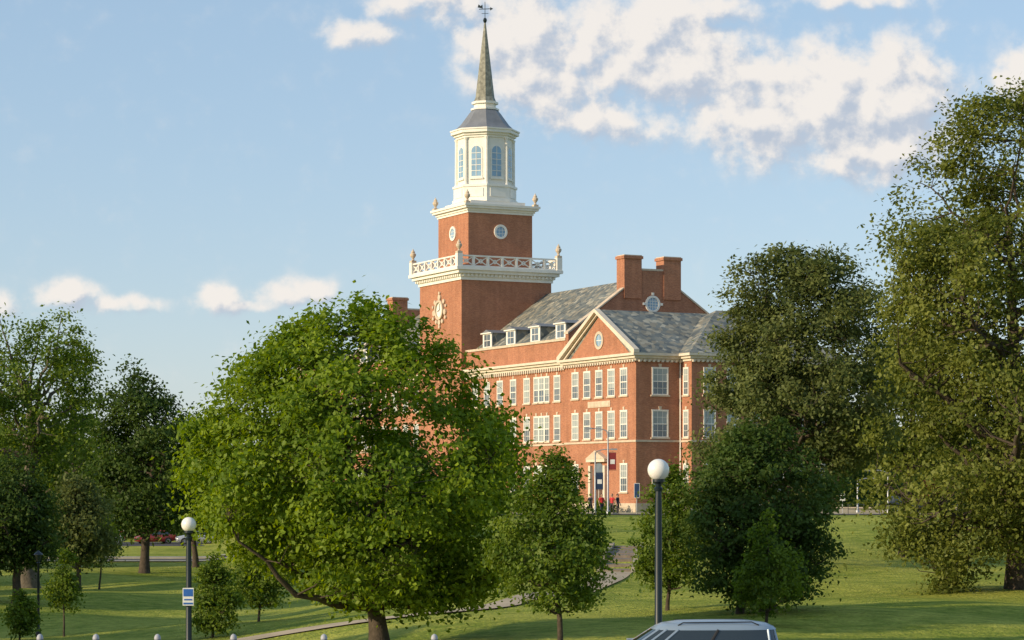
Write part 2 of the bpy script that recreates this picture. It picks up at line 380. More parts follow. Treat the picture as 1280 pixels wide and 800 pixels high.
# lantern
cx,cy=6,45.6; R8=1/math.cos(rad(22.5)); ro=rad(22.5)
def oct_(ap,z0,z1,k='white',ap1=None): t.lathe(cx,cy,[(ap*R8,z0),((ap1 or ap)*R8,z1)],8,k,ro)
t.box(2.6,9.4,42.2,49,34.3,34.8,'white')
oct_(3.45,34.8,35.15); oct_(3.3,35.15,36.5); oct_(3.42,36.5,36.75); oct_(2.95,36.75,42.1); oct_(3.1,42.1,42.35); oct_(3.3,42.35,42.6); oct_(3.6,42.6,42.95); oct_(3.7,42.95,43.1)
for i in range(8):
    a=ro+i*math.pi/4; px,py=cx+3.0*R8*math.cos(a),cy+3.0*R8*math.sin(a)
    t.lathe(px,py,[(.26,36.75),(.2,37.0),(.18,41.8),(.27,42.1)],8,'white')
def arch(c,z0,z1,w,n=10): # z1=top incl arch
    r=w/2; zs=z1-r
    return [(c-r,z0),(c+r,z0)]+[(c+r*math.cos(math.pi*i/n),zs+r*math.sin(math.pi*i/n)) for i in range(n+1)]
for i in range(8):
    a=i*math.pi/4; nn=(math.cos(a),math.sin(a),0); tt=(-nn[1],nn[0],0)
    fr=((cx+2.95*nn[0],cy+2.95*nn[1],0),tt,nn)
    t.fp(fr,arch(0,37.5,41.3,1.5),.0,.06,'white')
    t.fp(fr,arch(0,37.7,41.1,1.14),.06,.075,'bglass')
    t.fb(fr,-.03,.03,37.7,41.1,.075,.11,'white')
    for zz in (38.3,38.95,39.6,40.3): t.fb(fr,-.56,.56,zz-.03,zz+.03,.075,.105,'white')
    t.fb(fr,-.8,.8,37.35,37.52,.0,.2,'white')
    t.fb(fr,-.95,.95,35.35,36.3,.35,.42,'white')
t.lathe(cx,cy,[(3.45*R8,43.1),(2.95*R8,43.45),(2.55*R8,43.85),(2.1*R8,44.5),(1.7*R8,45.1),(1.4*R8,45.5)],8,'lead',ro)
for z0,z1,ap in ((45.5,45.7,1.5),(45.7,46.2,1.15),(46.2,46.45,1.4)): oct_(ap,z0,z1)
t.lathe(cx,cy,[(1.2*R8,46.45),(1.0*R8,47.0),(.1,55.5),(.05,55.6)],8,'spire',ro)
t.lathe(cx,cy,[(.02,55.4),(.18,55.6),(.24,55.8),(.18,56.0),(.04,56.1),(.035,57.9)],8,'iron')
vf=((cx,cy,0),(.8,-.6,0),(.6,.8,0))
t.fb(vf,-.7,.75,57.05,57.13,-.02,.02,'iron')
t.fp(vf,[(-.85,57.3),(-.25,57.15),(-.3,57.6),(-.5,57.45),(-.75,57.65)],-.02,.02,'iron')
t.fp(vf,[(.6,56.9),(.95,57.09),(.6,57.28)],-.02,.02,'iron')
t.fb(vf,-.4,.4,56.55,56.6,-.02,.02,'iron')
# round windows of upper shaft
for fr,c in ((FR(2),45.6),(SD(41.6),6)):
    t.ringp(fr,c,31.3,.58,.82,0,.12,'white',24); t.ringp(fr,c,31.3,.01,.58,0,.04,'bglass',24)
    for q in (-.2,.2): t.fb(fr,c+q-.02,c+q+.02,30.75,31.85,.04,.07,'white'); t.fb(fr,c-.55,c+.55,31.3+q-.02,31.3+q+.02,.04,.065,'white')
# carved cartouche around a plain dial on the lower shaft (front)
fr=FR(.4); c=45.6
t.ringp(fr,c,22.6,.85,1.12,0,.28,'stone',24); t.ringp(fr,c,22.6,.01,.85,0,.1,'white',24)
t.fp(fr,[(c-.05,22.6),(c+.05,22.6),(c+.03,23.3),(c-.03,23.3)],.1,.14,'iron'); t.fp(fr,[(c,22.55),(c+.5,22.4),(c+.52,22.46),(c,22.65)],.1,.142,'iron')
for a,zz,s in ((-1.45,22.3,.34),(1.45,22.3,.34),(-1.15,23.5,.26),(1.15,23.5,.26),(0,21.2,.34),(0,24.0,.34),(-.8,21.3,.24),(.8,21.3,.24),(-1.6,21.7,.2),(1.6,21.7,.2),(-1.7,23.0,.18),(1.7,23.0,.18),(0,24.5,.18),(0,20.7,.2)):
    t.ringp(fr,c+a,zz,.01,s,0,.2,'stone',10)
t.obj('trim',hall)

# windows
wi=MB()
def win(fr,c,z0,z1,w=1.35,style=2,k='stone'):
    h=z1-z0
    wi.fb(fr,c-w/2,c+w/2,z0,z1,0,.02,'glass')
    bl=random.choice((.25,.5,.5,.7,.95)); wi.fb(fr,c-w/2+.08,c+w/2-.08,z1-h*bl,z1-.08,.02,.028,'blind')
    for a0,a1 in ((c-w/2-.0,c-w/2+.09),(c+w/2-.09,c+w/2)): wi.fb(fr,a0,a1,z0,z1,.02,.06,'white')
    wi.fb(fr,c-w/2+.09,c+w/2-.09,z0,z0+.09,.02,.06,'white'); wi.fb(fr,c-w/2+.09,c+w/2-.09,z1-.09,z1,.02,.06,'white')
    wi.fb(fr,c-w/2+.09,c+w/2-.09,z0+h/2-.045,z0+h/2+.045,.028,.055,'white')
    n=style
    for i in range(1,n+1):
        a=c-w/2+w*i/(n+1); wi.fb(fr,a-.02,a+.02,z0+.09,z1-.09,.028,.042,'white')
    for i in (.25,.75): wi.fb(fr,c-w/2+.09,c+w/2-.09,z0+h*i-.018,z0+h*i+.018,.028,.04,'white')
    wi.fb(fr,c-w/2-.05,c-w/2,z0,z1,0,.075,'white'); wi.fb(fr,c+w/2,c+w/2+.05,z0,z1,0,.075,'white')
    wi.fb(fr,c-w/2-.08,c+w/2+.08,z1,z1+.08,0,.08,'white'); wi.fb(fr,c-w/2-.2,c+w/2+.2,z0-.16,z0,0,.14,k)
    wi.fp(fr,[(c-.12,z1+.082),(c+.12,z1+.082),(c+.18,z1+.4),(c-.18,z1+.4)],0,.07,k)
rows=((2.0,4.7),(7.25,9.85),(11.35,13.95))
for off in (0,76.5):
    for i,u in enumerate((2.35,4.85,7.35,9.85,12.35)):
        for r,(a,b_) in enumerate(rows):
            if r==0 and i in (1,2,3): continue
            win(FR(0),off+u,a,b_)
for u0 in (18.2,25.1,28.3,31.5,34.7,37.7):
    for (a,b_) in rows: win(FR(1),u0,a,b_); win(FR(1),91.2-u0,a,b_)
for u0 in (21.7,91.2-21.7):
    for (a,b_) in rows:
        for d in (-1.22,0,1.22): win(FR(1),u0+d,a,b_,1.05 if d else 1.2,1)
for (a,b_) in rows:
    win(SD(0),2.65,a,b_,1.7,2); win(FR(5),-1.0,a,b_,.9,1)
    for x in (7,9.6,12.2,14.8,17.4,20): win(SD(-2),x,a,b_,1.25)
    win(BK(91.2),3,a,b_)
    for x in (7,11,15,19): win(BK(93.2),x,a,b_)
wi.obj('windows',hall)
# entrance
d=MB()
for c in (7.35,83.85):
    d.fb(FR(0),c-1.1,c+1.1,.1,3.6,0,.05,'door'); d.fp(FR(0),arch(c,3.6,4.9,2.2),0,.06,'glass')
    for s in (-1,1): d.fb(FR(0),c+s*1.5-.2,c+s*1.5+.2,.1,4.6,0,.35,'cornice')
    d.fb(FR(0),c-1.9,c+1.9,4.95,5.25,0,.5,'cornice'); d.fp(FR(0),[(c-2.0,5.25),(c+2.0,5.25),(c,6.1)],0,.55,'stone')
    d.box(-2.2,-.13,c-2.6,c+2.6,-.1,.1,'concrete')
    d.fb(FR(0),c-.03,c+.03,.1,3.6,.05,.08,'white')
d.obj('entrance_doors',hall)
# roofs
r=MB()
def prism(y0,y1,x0,x1,xr,z0,zr):  # ridge along y
    r.add([(x0,y0,z0),(x1,y0,z0),(xr,y0,zr),(x0,y1,z0),(x1,y1,z0),(xr,y1,zr)],[(0,1,2),(3,5,4),(0,2,5,3),(1,4,5,2),(0,3,4,1)],'slate')
prism(16.3,39.98,1.5,20.5,11,17.45,24.4); prism(51.22,74.9,1.5,20.5,11,17.45,24.4); prism(39.98,51.22,11.62,20.5,11.63,17.45,24.0)
def prismx(x0,x1,y0,y1,z0,zr):
    ym=(y0+y1)/2; r.add([(x0,y0,z0),(x0,y1,z0),(x0,ym,zr),(x1,y0,z0),(x1,y1,z0),(x1,ym,zr)],[(0,1,2),(3,5,4),(0,2,5,3),(1,4,5,2),(0,3,4,1)],'slate')
prismx(.05,14,-.55,15.25,ZE+.01,20.0); prismx(.05,14,75.95,91.75,ZE+.01,20.0)
for y0_,y1_ in ((-2.55,13.55),(77.45,93.75)):
    ym=(y0_+y1_)/2
    r.add([(4.45,y0_,ZE+.02),(4.45,y1_,ZE+.02),(22.5,y0_,ZE+.02),(22.5,y1_,ZE+.02),(12.3,ym,20.2),(15.5,ym,20.2)],[(0,4,1),(0,2,5,4),(1,4,5,3),(2,3,5),(0,1,3,2)],'slate')
# dormers
for u in (19.8,25.6,31.4,37.2,54,60,66,72):
    x0=2.3; zb=17.75
    r.box(x0,6.2,u-1.1,u+1.1,zb,zb+1.75,'slate')
    r.add([(x0-.25,u-1.3,zb+1.75),(x0-.25,u+1.3,zb+1.75),(x0-.25,u,zb+2.15),(8.2,u-1.3,zb+1.75),(8.2,u+1.3,zb+1.75),(8.2,u,zb+2.15)],[(0,1,2),(3,5,4),(0,2,5,3),(1,4,5,2),(0,3,4,1)],'lead')
    fr=FR(x0); r.fb(fr,u-1.1,u+1.1,zb+.1,zb+1.75,0,.1,'white'); r.fb(fr,u-.75,u+.75,zb+.3,zb+1.6,.1,.11,'glass')
    r.fb(fr,u-.03,u+.03,zb+.3,zb+1.6,.11,.14,'white'); r.fb(fr,u-.75,u+.75,zb+.92,zb+.98,.11,.135,'white')
    r.fb(fr,u-1.31,u+1.31,zb+1.7,zb+1.82,.1,.3,'white')
r.obj('roofs',hall)

# ------------------------------------------------------------ trees
def interp_tree(name,seed,px,D,sil,leafmat,ncl,lpc,leaf,cr,trunk_r=.2,barkk='bark',nl=16,gap=-.3,shell=.45,limbk=1.0,top=.74):
    """tree whose outline in elevation is given in metres derived from survey rows (y,xl,xr)"""
    rng=np.random.default_rng(seed); s=F/D
    X0=(px-640)/F*D; Z0=tz(X0,D)
    rows=sorted([((EYE+(HZ-y)/s)-Z0,(xl-px)/s,(xr-px)/s) for y,xl,xr in sil])
    hz=np.array([a[0] for a in rows]); hl=np.array([a[1] for a in rows]); hr=np.array([a[2] for a in rows])
    cb=hz[0]; H=hz[-1]; R=np.max((hr-hl)/2)
    ks=rng.normal(0,1,(12,3))*3.0; ph=rng.random(12)*6.28
    lob=lambda P,f=1: np.sin(P@ks.T*f+ph).sum(1)/5
    N=ncl*7; z=cb+(H-cb)*rng.random(N); ce=(np.interp(z,hz,hl)+np.interp(z,hz,hr))/2; hw=(np.interp(z,hz,hr)-np.interp(z,hz,hl))/2
    keep=rng.random(N)<(hw/R)**1.5+.03; z,ce,hw=z[keep],ce[keep],hw[keep]; n=len(z)
    a=rng.random(n)*6.283; rf=rng.random(n)**shell
    D3=np.stack([np.cos(a),np.sin(a),(z-cb)/(H-cb)*2-1],1)
    env=hw*(1+.11*lob(D3)+.12*lob(D3,2.4))
    rr=np.maximum(env-cr*.35,.1)*rf
    P=np.stack([ce+rr*np.cos(a),rr*np.sin(a),z],1)
    kk=(lob(P/R,1.6)>gap)&(lob(P/R,3.7)>gap-.25); P=P[kk]; rf=rf[kk]
    P=P[:ncl]; rf=rf[:ncl]; n=len(P)
    mb=MB()
    topz=cb+(H-cb)*top; nt_=9; wob=rng.normal(0,1,(nt_,2))*R*.025; wob[0]=0
    tx=np.cumsum(wob,0); cen=np.interp(np.linspace(0,topz,nt_),hz,(hl+hr)/2)*np.linspace(0,1,nt_)**1.5*.7
    TP=np.stack([tx[:,0]+cen,tx[:,1],np.linspace(-.3,topz,nt_)],1); TR=trunk_r*np.linspace(1.0,.16,nt_)**.9; TR[0]*=1.35
    tri=np.linspace(0,1,30); idx=tri*(nt_-1); 
    tp=np.stack([np.interp(idx,np.arange(nt_),TP[:,i]) for i in range(3)],1); tr_=np.interp(idx,np.arange(nt_),TR)
    mb.tube(tp.tolist(),tr_.tolist(),9,barkk)
    sel=[int(rng.integers(n))]; dd=np.linalg.norm(P-P[sel[0]],axis=1)
    for _ in range(nl-1):
        j=int(np.argmax(dd)); sel.append(j); dd=np.minimum(dd,np.linalg.norm(P-P[j],axis=1))
    LP=[];LR=[]
    LP.append(tp[8:]); LR.append(tr_[8:])
    for j in sel:
        T=P[j]; h=math.hypot(T[0]-0,T[1]); za=T[2]-h*rng.uniform(.35,.8); za=min(max(za,max(cb*.9,.12*H)),topz*.9)
        A=np.array([np.interp(za,TP[:,2],TP[:,0]),np.interp(za,TP[:,2],TP[:,1]),za]); ra=np.interp(za,TP[:,2],TR)
        C=A+(T-A)*np.array([.55,.55,.28])+rng.normal(0,.05*R,3)
        q=np.linspace(0,1,9)[:,None]; B=(1-q)**2*A+2*q*(1-q)*C+q*q*T; B[1:-1]+=rng.normal(0,.016*R,(7,3))
        r0=min(ra*.6,(.035*np.linalg.norm(T-A)+.01))*limbk; RR=r0*(1-.85*np.linspace(0,1,9))
        mb.tube(B.tolist(),RR.tolist(),6,barkk); LP.append(B[2:]); LR.append(RR[2:])
    LP=np.concatenate(LP); LR=np.concatenate(LR)
    for p in P:
        w_=p-LP; dist=np.linalg.norm(w_,axis=1)+np.maximum(0,-w_[:,2])*1.0; j=int(np.argmin(dist)); A=LP[j]; 
        mid=(A+p)/2+rng.normal(0,.06,3)*dist[j]+np.array([0,0,-.06*dist[j]])
        r0=min(LR[j]*.5,.012*R*.5+.006); mb.tube([A,mid,p],[r0,r0*.6,r0*.25],4,barkk)
    bv=len(mb.v)
    cnt=rng.integers(int(lpc*.4),int(lpc*1.6),n); tot=int(cnt.sum()); ci=np.repeat(np.arange(n),cnt)
    crs=cr*rng.uniform(.55,1.35,n)
    g=rng.normal(0,1,(tot,3)); c=P[ci]+g*crs[ci][:,None]*np.array([.55,.55,.34])
    out=P[ci]-np.array([0,0,(cb+H)/2]); out/=np.linalg.norm(out,axis=1)[:,None]+1e-6
    c=c-np.array([0,0,1])*(np.linalg.norm(g[:,:2],axis=1)**2*crs[ci]*.05)[:,None]
    nn=rng.normal(0,1,(tot,3))*.62+out*.5+np.array([0,0,.5]); nn/=np.linalg.norm(nn,axis=1)[:,None]
    t_=np.cross(nn,rng.normal(0,1,(tot,3))); t_/=np.linalg.norm(t_,axis=1)[:,None]+1e-9; b2=np.cross(nn,t_)
    Ln=(leaf*rng.uniform(.65,1.35,tot))[:,None]; W=Ln*.62
    dr=np.array([0,0,-.12])*Ln
    LV=np.stack([c-t_*Ln/2,c+b2*W/2-t_*Ln*.08,c+t_*Ln/2+dr,c-b2*W/2-t_*Ln*.08],1).reshape(-1,3)
    nb=len(mb.f)
    allv=np.concatenate([np.array(mb.v),LV]); me=bpy.data.meshes.new(name)
    loops=[];starts=[];o=0
    for f in mb.f: loops+=f; starts.append(o); o+=len(f)
    loops=np.concatenate([np.array(loops,dtype=np.int32),np.arange(tot*4,dtype=np.int32)+bv])
    starts=np.concatenate([np.array(starts,dtype=np.int32),o+4*np.arange(tot,dtype=np.int32)])
    me.vertices.add(len(allv)); me.vertices.foreach_set('co',allv.astype(np.float32).ravel())
    me.loops.add(len(loops)); me.loops.foreach_set('vertex_index',loops)
    me.polygons.add(len(starts)); me.polygons.foreach_set('loop_start',starts)
    mi=np.concatenate([np.zeros(nb,dtype=np.int32),np.ones(tot,dtype=np.int32)])
    me.materials.append(M[barkk]); me.materials.append(M[leafmat])
    me.polygons.foreach_set('material_index',mi)
    me.polygons.foreach_set('use_smooth',np.concatenate([np.ones(nb,bool),np.zeros(tot,bool)]))
    at=me.attributes.new('leaf_tone','FLOAT','FACE')
    cl=rng.random(n)*.42+np.clip(rf,0,1)**2*.25  # crown's brighter outside painted into leaf colour, on top of random tone
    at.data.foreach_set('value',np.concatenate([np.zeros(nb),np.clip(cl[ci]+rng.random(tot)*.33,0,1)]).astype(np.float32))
    me.update(calc_edges=True)
    ob=bpy.data.objects.new(name,me); sc.collection.objects.link(ob); ob.location=(X0,D,Z0)
    return ob

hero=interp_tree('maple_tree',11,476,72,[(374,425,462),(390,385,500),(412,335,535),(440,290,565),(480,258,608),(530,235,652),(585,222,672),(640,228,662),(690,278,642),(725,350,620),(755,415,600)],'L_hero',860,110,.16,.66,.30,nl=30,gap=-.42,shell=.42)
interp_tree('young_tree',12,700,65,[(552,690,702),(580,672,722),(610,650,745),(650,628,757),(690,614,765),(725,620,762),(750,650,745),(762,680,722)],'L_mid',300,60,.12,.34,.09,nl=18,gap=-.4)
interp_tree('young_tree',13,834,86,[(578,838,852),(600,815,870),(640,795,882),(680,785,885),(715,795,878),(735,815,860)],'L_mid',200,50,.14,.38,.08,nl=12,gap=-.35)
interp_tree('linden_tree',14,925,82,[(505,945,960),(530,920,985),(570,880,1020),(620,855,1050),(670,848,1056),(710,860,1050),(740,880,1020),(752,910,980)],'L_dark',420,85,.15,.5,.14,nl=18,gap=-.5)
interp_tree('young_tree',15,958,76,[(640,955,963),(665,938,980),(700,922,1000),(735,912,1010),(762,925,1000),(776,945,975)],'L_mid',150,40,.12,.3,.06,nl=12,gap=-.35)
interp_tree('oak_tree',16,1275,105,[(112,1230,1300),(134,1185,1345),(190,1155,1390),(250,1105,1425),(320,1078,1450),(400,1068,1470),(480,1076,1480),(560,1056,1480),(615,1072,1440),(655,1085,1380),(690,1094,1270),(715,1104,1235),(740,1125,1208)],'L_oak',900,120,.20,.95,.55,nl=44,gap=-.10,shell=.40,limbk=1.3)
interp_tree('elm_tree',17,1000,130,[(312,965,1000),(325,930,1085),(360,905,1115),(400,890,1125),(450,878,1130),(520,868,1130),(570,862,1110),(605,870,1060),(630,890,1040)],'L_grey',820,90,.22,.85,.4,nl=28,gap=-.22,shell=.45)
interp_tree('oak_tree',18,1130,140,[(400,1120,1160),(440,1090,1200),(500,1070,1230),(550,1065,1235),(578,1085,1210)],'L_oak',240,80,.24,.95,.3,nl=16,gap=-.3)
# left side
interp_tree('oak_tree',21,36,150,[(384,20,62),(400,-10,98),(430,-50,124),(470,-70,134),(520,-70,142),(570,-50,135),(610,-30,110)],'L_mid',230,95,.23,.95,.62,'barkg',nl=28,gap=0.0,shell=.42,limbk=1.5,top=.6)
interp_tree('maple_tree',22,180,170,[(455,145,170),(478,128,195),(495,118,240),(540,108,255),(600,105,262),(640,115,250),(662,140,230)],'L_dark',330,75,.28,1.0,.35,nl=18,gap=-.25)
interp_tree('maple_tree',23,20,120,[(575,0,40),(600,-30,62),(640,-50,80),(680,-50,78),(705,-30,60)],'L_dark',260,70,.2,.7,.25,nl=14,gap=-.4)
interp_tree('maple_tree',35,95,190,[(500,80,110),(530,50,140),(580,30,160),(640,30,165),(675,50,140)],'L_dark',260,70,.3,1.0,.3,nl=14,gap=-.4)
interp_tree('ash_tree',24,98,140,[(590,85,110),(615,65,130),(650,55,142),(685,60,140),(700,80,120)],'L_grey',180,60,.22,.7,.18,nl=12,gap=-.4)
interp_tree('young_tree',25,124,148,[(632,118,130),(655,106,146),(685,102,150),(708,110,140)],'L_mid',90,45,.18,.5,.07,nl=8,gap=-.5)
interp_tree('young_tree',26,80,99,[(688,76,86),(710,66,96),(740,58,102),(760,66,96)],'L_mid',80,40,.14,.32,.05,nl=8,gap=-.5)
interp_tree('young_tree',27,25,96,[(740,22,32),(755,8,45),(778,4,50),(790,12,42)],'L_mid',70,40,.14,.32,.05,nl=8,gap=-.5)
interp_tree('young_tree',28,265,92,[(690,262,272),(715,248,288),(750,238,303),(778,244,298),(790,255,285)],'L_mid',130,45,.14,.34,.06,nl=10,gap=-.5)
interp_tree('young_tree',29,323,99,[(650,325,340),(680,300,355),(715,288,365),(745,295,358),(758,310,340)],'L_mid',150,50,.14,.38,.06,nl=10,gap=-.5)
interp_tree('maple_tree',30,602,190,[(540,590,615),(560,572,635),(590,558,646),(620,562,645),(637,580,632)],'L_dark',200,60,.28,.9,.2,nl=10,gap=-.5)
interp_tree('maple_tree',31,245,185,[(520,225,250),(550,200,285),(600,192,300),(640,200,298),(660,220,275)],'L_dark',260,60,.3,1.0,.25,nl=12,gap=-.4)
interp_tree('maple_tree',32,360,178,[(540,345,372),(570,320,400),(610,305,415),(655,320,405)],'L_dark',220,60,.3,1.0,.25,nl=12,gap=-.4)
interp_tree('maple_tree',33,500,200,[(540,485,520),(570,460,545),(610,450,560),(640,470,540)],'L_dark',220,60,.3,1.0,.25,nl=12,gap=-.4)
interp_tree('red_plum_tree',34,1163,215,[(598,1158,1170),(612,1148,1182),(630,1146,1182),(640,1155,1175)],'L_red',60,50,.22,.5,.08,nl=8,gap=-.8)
# neighbours outside the frame (they throw the long shadows over the lawn)
for x,y,s,src,rz in ((-34,84,1.0,hero,3.5),(-31,99,.9,hero,2.2),(-46,114,1.2,hero,1),(-34,125,.9,hero,2),(-44,150,1.1,hero,5),(-62,180,1.3,hero,4),(-22,40,.9,hero,0.5),(40,150,1.1,hero,2.2),(-50,95,1.3,hero,2.9),(-26,72,.9,hero,1.4),(-39,136,1.0,hero,4.4)):
    o=bpy.data.objects.new('maple_tree',src.data); sc.collection.objects.link(o); o.location=(x,y,tz(x,y)); o.scale=(s,s,s); o.rotation_euler=(0,0,rz)

# foliage masses
def mass(name,blobs,leafmat,leaf,seed,per):
    rng=np.random.default_rng(seed); C=[];
    rn=[]
    for (x,y,z,rx,ry,rz) in blobs:
        n=int(per*rx*rz); k=max(4,n//40)
        v=rng.normal(0,1,(k,3)); v/=np.linalg.norm(v,axis=1)[:,None]; v*=rng.random((k,1))**.3
        cc=np.array([x,y,z])+v*np.array([rx,ry,rz])
        i=rng.integers(0,k,n); cr=min(rx,rz)*.22
        C.append(cc[i]+rng.normal(0,1,(n,3))*cr); rn.append(rng.random(k)[i]*.5+rng.random(n)*.5)
    c=np.concatenate(C); rn=np.concatenate(rn); tot=len(c)
    nn=rng.normal(0,1,(tot,3))+np.array([-.2,-.3,.5]); nn/=np.linalg.norm(nn,axis=1)[:,None]
    t_=np.cross(nn,rng.normal(0,1,(tot,3))); t_/=np.linalg.norm(t_,axis=1)[:,None]; b2=np.cross(nn,t_)
    L=leaf*rng.uniform(.6,1.4,(tot,1)); V=np.stack([c-t_*L/2,c+b2*L*.35,c+t_*L/2,c-b2*L*.35],1).reshape(-1,3)
    me=bpy.data.meshes.new(name); me.vertices.add(len(V)); me.vertices.foreach_set('co',V.astype(np.float32).ravel())
    me.loops.add(tot*4); me.loops.foreach_set('vertex_index',np.arange(tot*4,dtype=np.int32)); me.polygons.add(tot); me.polygons.foreach_set('loop_start',4*np.arange(tot,dtype=np.int32))
    me.materials.append(M[leafmat]); at=me.attributes.new('leaf_tone','FLOAT','FACE'); at.data.foreach_set('value',rn.astype(np.float32)); me.update(calc_edges=True)
    o=bpy.data.objects.new(name,me); sc.collection.objects.link(o); return o
rg=np.random.default_rng(3)
bl=[]
for i in range(46):
    px=rg.uniform(-250,300); D=rg.uniform(310,420); x=(px-640)/F*D; h=rg.uniform(7,13)*(1.25 if px<80 else 1); r_=rg.uniform(5,9)
    bl.append((x,D,-1+h*.5,r_,r_,h*.55))
for i in range(44):
    px=rg.uniform(960,1750); D=rg.uniform(290,400); x=(px-640)/F*D; h=rg.uniform(6,13); r_=rg.uniform(5,9)
    bl.append((x,D,2+h*.45,r_,r_,h*.55))
for i in range(60):
    x=rg.uniform(-500,500); D=rg.uniform(450,600); h=rg.uniform(8,14); r_=rg.uniform(9,16); bl.append((x,D,h*.4,r_,r_,h*.55))
mass('distant_trees',bl,'L_dark',.8,5,42)
th=rad(26.5); 
def L2W(v,u): return (11.9+v*math.cos(th)-u*math.sin(th),232+v*math.sin(th)+u*math.cos(th))
bl=[]
for u in np.arange(1,40,1.1):
    if 5<u<9.8: continue
    x,y=L2W(-2.2+rg.uniform(-.3,.3),u); bl.append((x,y,2.6+.45,.8,.8,.6+rg.uniform(-.1,.25)))
for x in np.arange(1.2,4.8,1.1):
    xx,yy=L2W(x,-1.8); bl.append((xx,yy,3.1,.8,.8,.65))
mass('hedge',bl,'L_mid',.16,6,900)
bl=[]
for x in np.arange(30,47,1.0): bl.append((x,222+rg.uniform(-.4,.4),2.6+.5,.9,.9,.8))
for x in np.arange(-22,-3,1.2): bl.append((x,219+rg.uniform(-.4,.4),2.6+.6,1.0,.9,.9))
mass('hedge',bl,'L_dark',.18,7,600)

# ------------------------------------------------------------ street furniture
def globe_lamp(px,D,h,gr=.24,sign=False):
    x=(px-640)/F*D; z=tz(x,D); e=empty('street_lamp',(x,D,z))
    b=MB(); b.lathe(0,0,[(.17,0),(.17,.08),(.13,.15),(.12,.6),(.085,.7),(.075,h-.75),(.06,h-.38)],14,'iron'); 
    b.lathe(0,0,[(.085,h-.42),(.10,h-.36),(.06,h-.33),(.07,h-.27),(.13,h-.22),(.13,h-.17),(.11,h-.16)],16,'iron')
    b.obj('pole',e,smooth=True)
    b=MB(); b.sphere((0,0,h+gr-.2),gr,'globe',28); b.obj('globe',e,smooth=80)
    if sign:
        b=MB(); b.box(-.15,.15,-.13,-.105,h-2.2,h-1.72,'line'); b.obj('sign_panel',e)
        sb=mat('sign_blue',(.03,.12,.4),.5); b=MB(); b.box(-.13,.13,-.136,-.13,h-1.95,h-1.75,sb); b.box(-.13,.13,-.136,-.13,h-2.17,h-2.12,sb); b.box(-.11,.11,-.136,-.13,h-2.06,h-2.02,sb); b.obj('sign_face',e)
        b=MB(); b.tube([(0,0,h-1.85),(0,-.11,h-1.85)],.02,6,'grey'); b.tube([(0,0,h-2.1),(0,-.11,h-2.1)],.02,6,'grey'); b.obj('brackets',e)
    return e
globe_lamp(823,52,4.2+(620-587)/(F/52)-tz((823-640)/F*52,52)-.04,.235)
globe_lamp(236,66,4.2+(620-655)/(F/66)-tz((236-640)/F*66,66)-.02,.205,True)
def lantern_post(px,D,ytop):
    x=(px-640)/F*D; z=tz(x,D); h=EYE+(HZ-ytop)*D/F-z
    b=MB(); b.lathe(0,0,[(.12,0),(.12,.2),(.06,.35),(.05,h-.5),(.08,h-.45),(.05,h-.4)],10,'black')
    b.lathe(0,0,[(.09,h-.38),(.16,h-.12)],8,'cglass'); b.lathe(0,0,[(.2,h-.12),(.19,h-.08),(.08,h),(.02,h+.06)],8,'black')
    for i in range(4): 
        a=i*math.pi/2; b.tube([(.095*math.cos(a),.095*math.sin(a),h-.4),(.17*math.cos(a),.17*math.sin(a),h-.1)],.012,4,'black')
    b.obj('lantern_post',None,(x,D,z),smooth=True)
lantern_post(48,100,690); lantern_post(533,100,668)
def roadlamp(px,D,ytop,arm=-1,banner=None):
    x=(px-640)/F*D; z=tz(x,D); h=EYE+(HZ-ytop)*D/F-z; e=empty('street_light',(x,D,z))
    b=MB(); b.lathe(0,0,[(.16,0),(.16,.3),(.09,.4),(.06,h-.2)],10,'grey')
    b.tube([(0,0,h-.6),(arm*.15,0,h-.15),(arm*.7,0,h),(arm*1.5,0,h+.03)],[.05,.045,.04,.035],8,'grey')
    b.box(min(arm*1.4,arm*2.0),max(arm*1.4,arm*2.0),-.14,.14,h-.05,h+.1,'grey'); b.obj('pole_and_head',e,smooth=True)
    if banner:
        b=MB(); zz=h-3.6; b.tube([(0,0,zz+1.55),(.75,0,zz+1.55)],.02,6,'black'); b.tube([(0,0,zz-.05),(.75,0,zz-.05)],.02,6,'black')
        b.box(.08,.72,-.01,.01,zz,zz+1.5,banner); b.box(.2,.6,-.014,-.0102,zz+.5,zz+.9,'line'); b.obj('banner',e)
navy=mat('banner_navy',(.02,.04,.09),.7); redm=mat('banner_red',(.22,.03,.03),.7)
roadlamp(760,213,536,-1,redm); roadlamp(744,219,562,1,navy)
roadlamp(1110,206,588,-1); roadlamp(1072,214,598,1); 
def post_sign(px,D,ytop,w,h,k):
    x=(px-640)/F*D; z=tz(x,D); H=EYE+(HZ-ytop)*D/F-z; b=MB()
    b.tube([(0,0,0),(0,0,H)],.035,6,'grey'); b.box(-w/2,w/2,-.05,-.037,H-h,H,'line'); b.box(-w/2+.04,w/2-.04,-.056,-.05,H-h+.04,H-.04,k); b.obj('traffic_sign',None,(x,D,z))
blu=mat('sign_blue',(.03,.06,.13),.5); post_sign(1053,203,617,.45,.6,'line'); post_sign(1135,205,600,.4,.5,'line'); post_sign(796,213,604,.5,1.3,blu)
post_sign(152,250,662,.5,.6,redm)
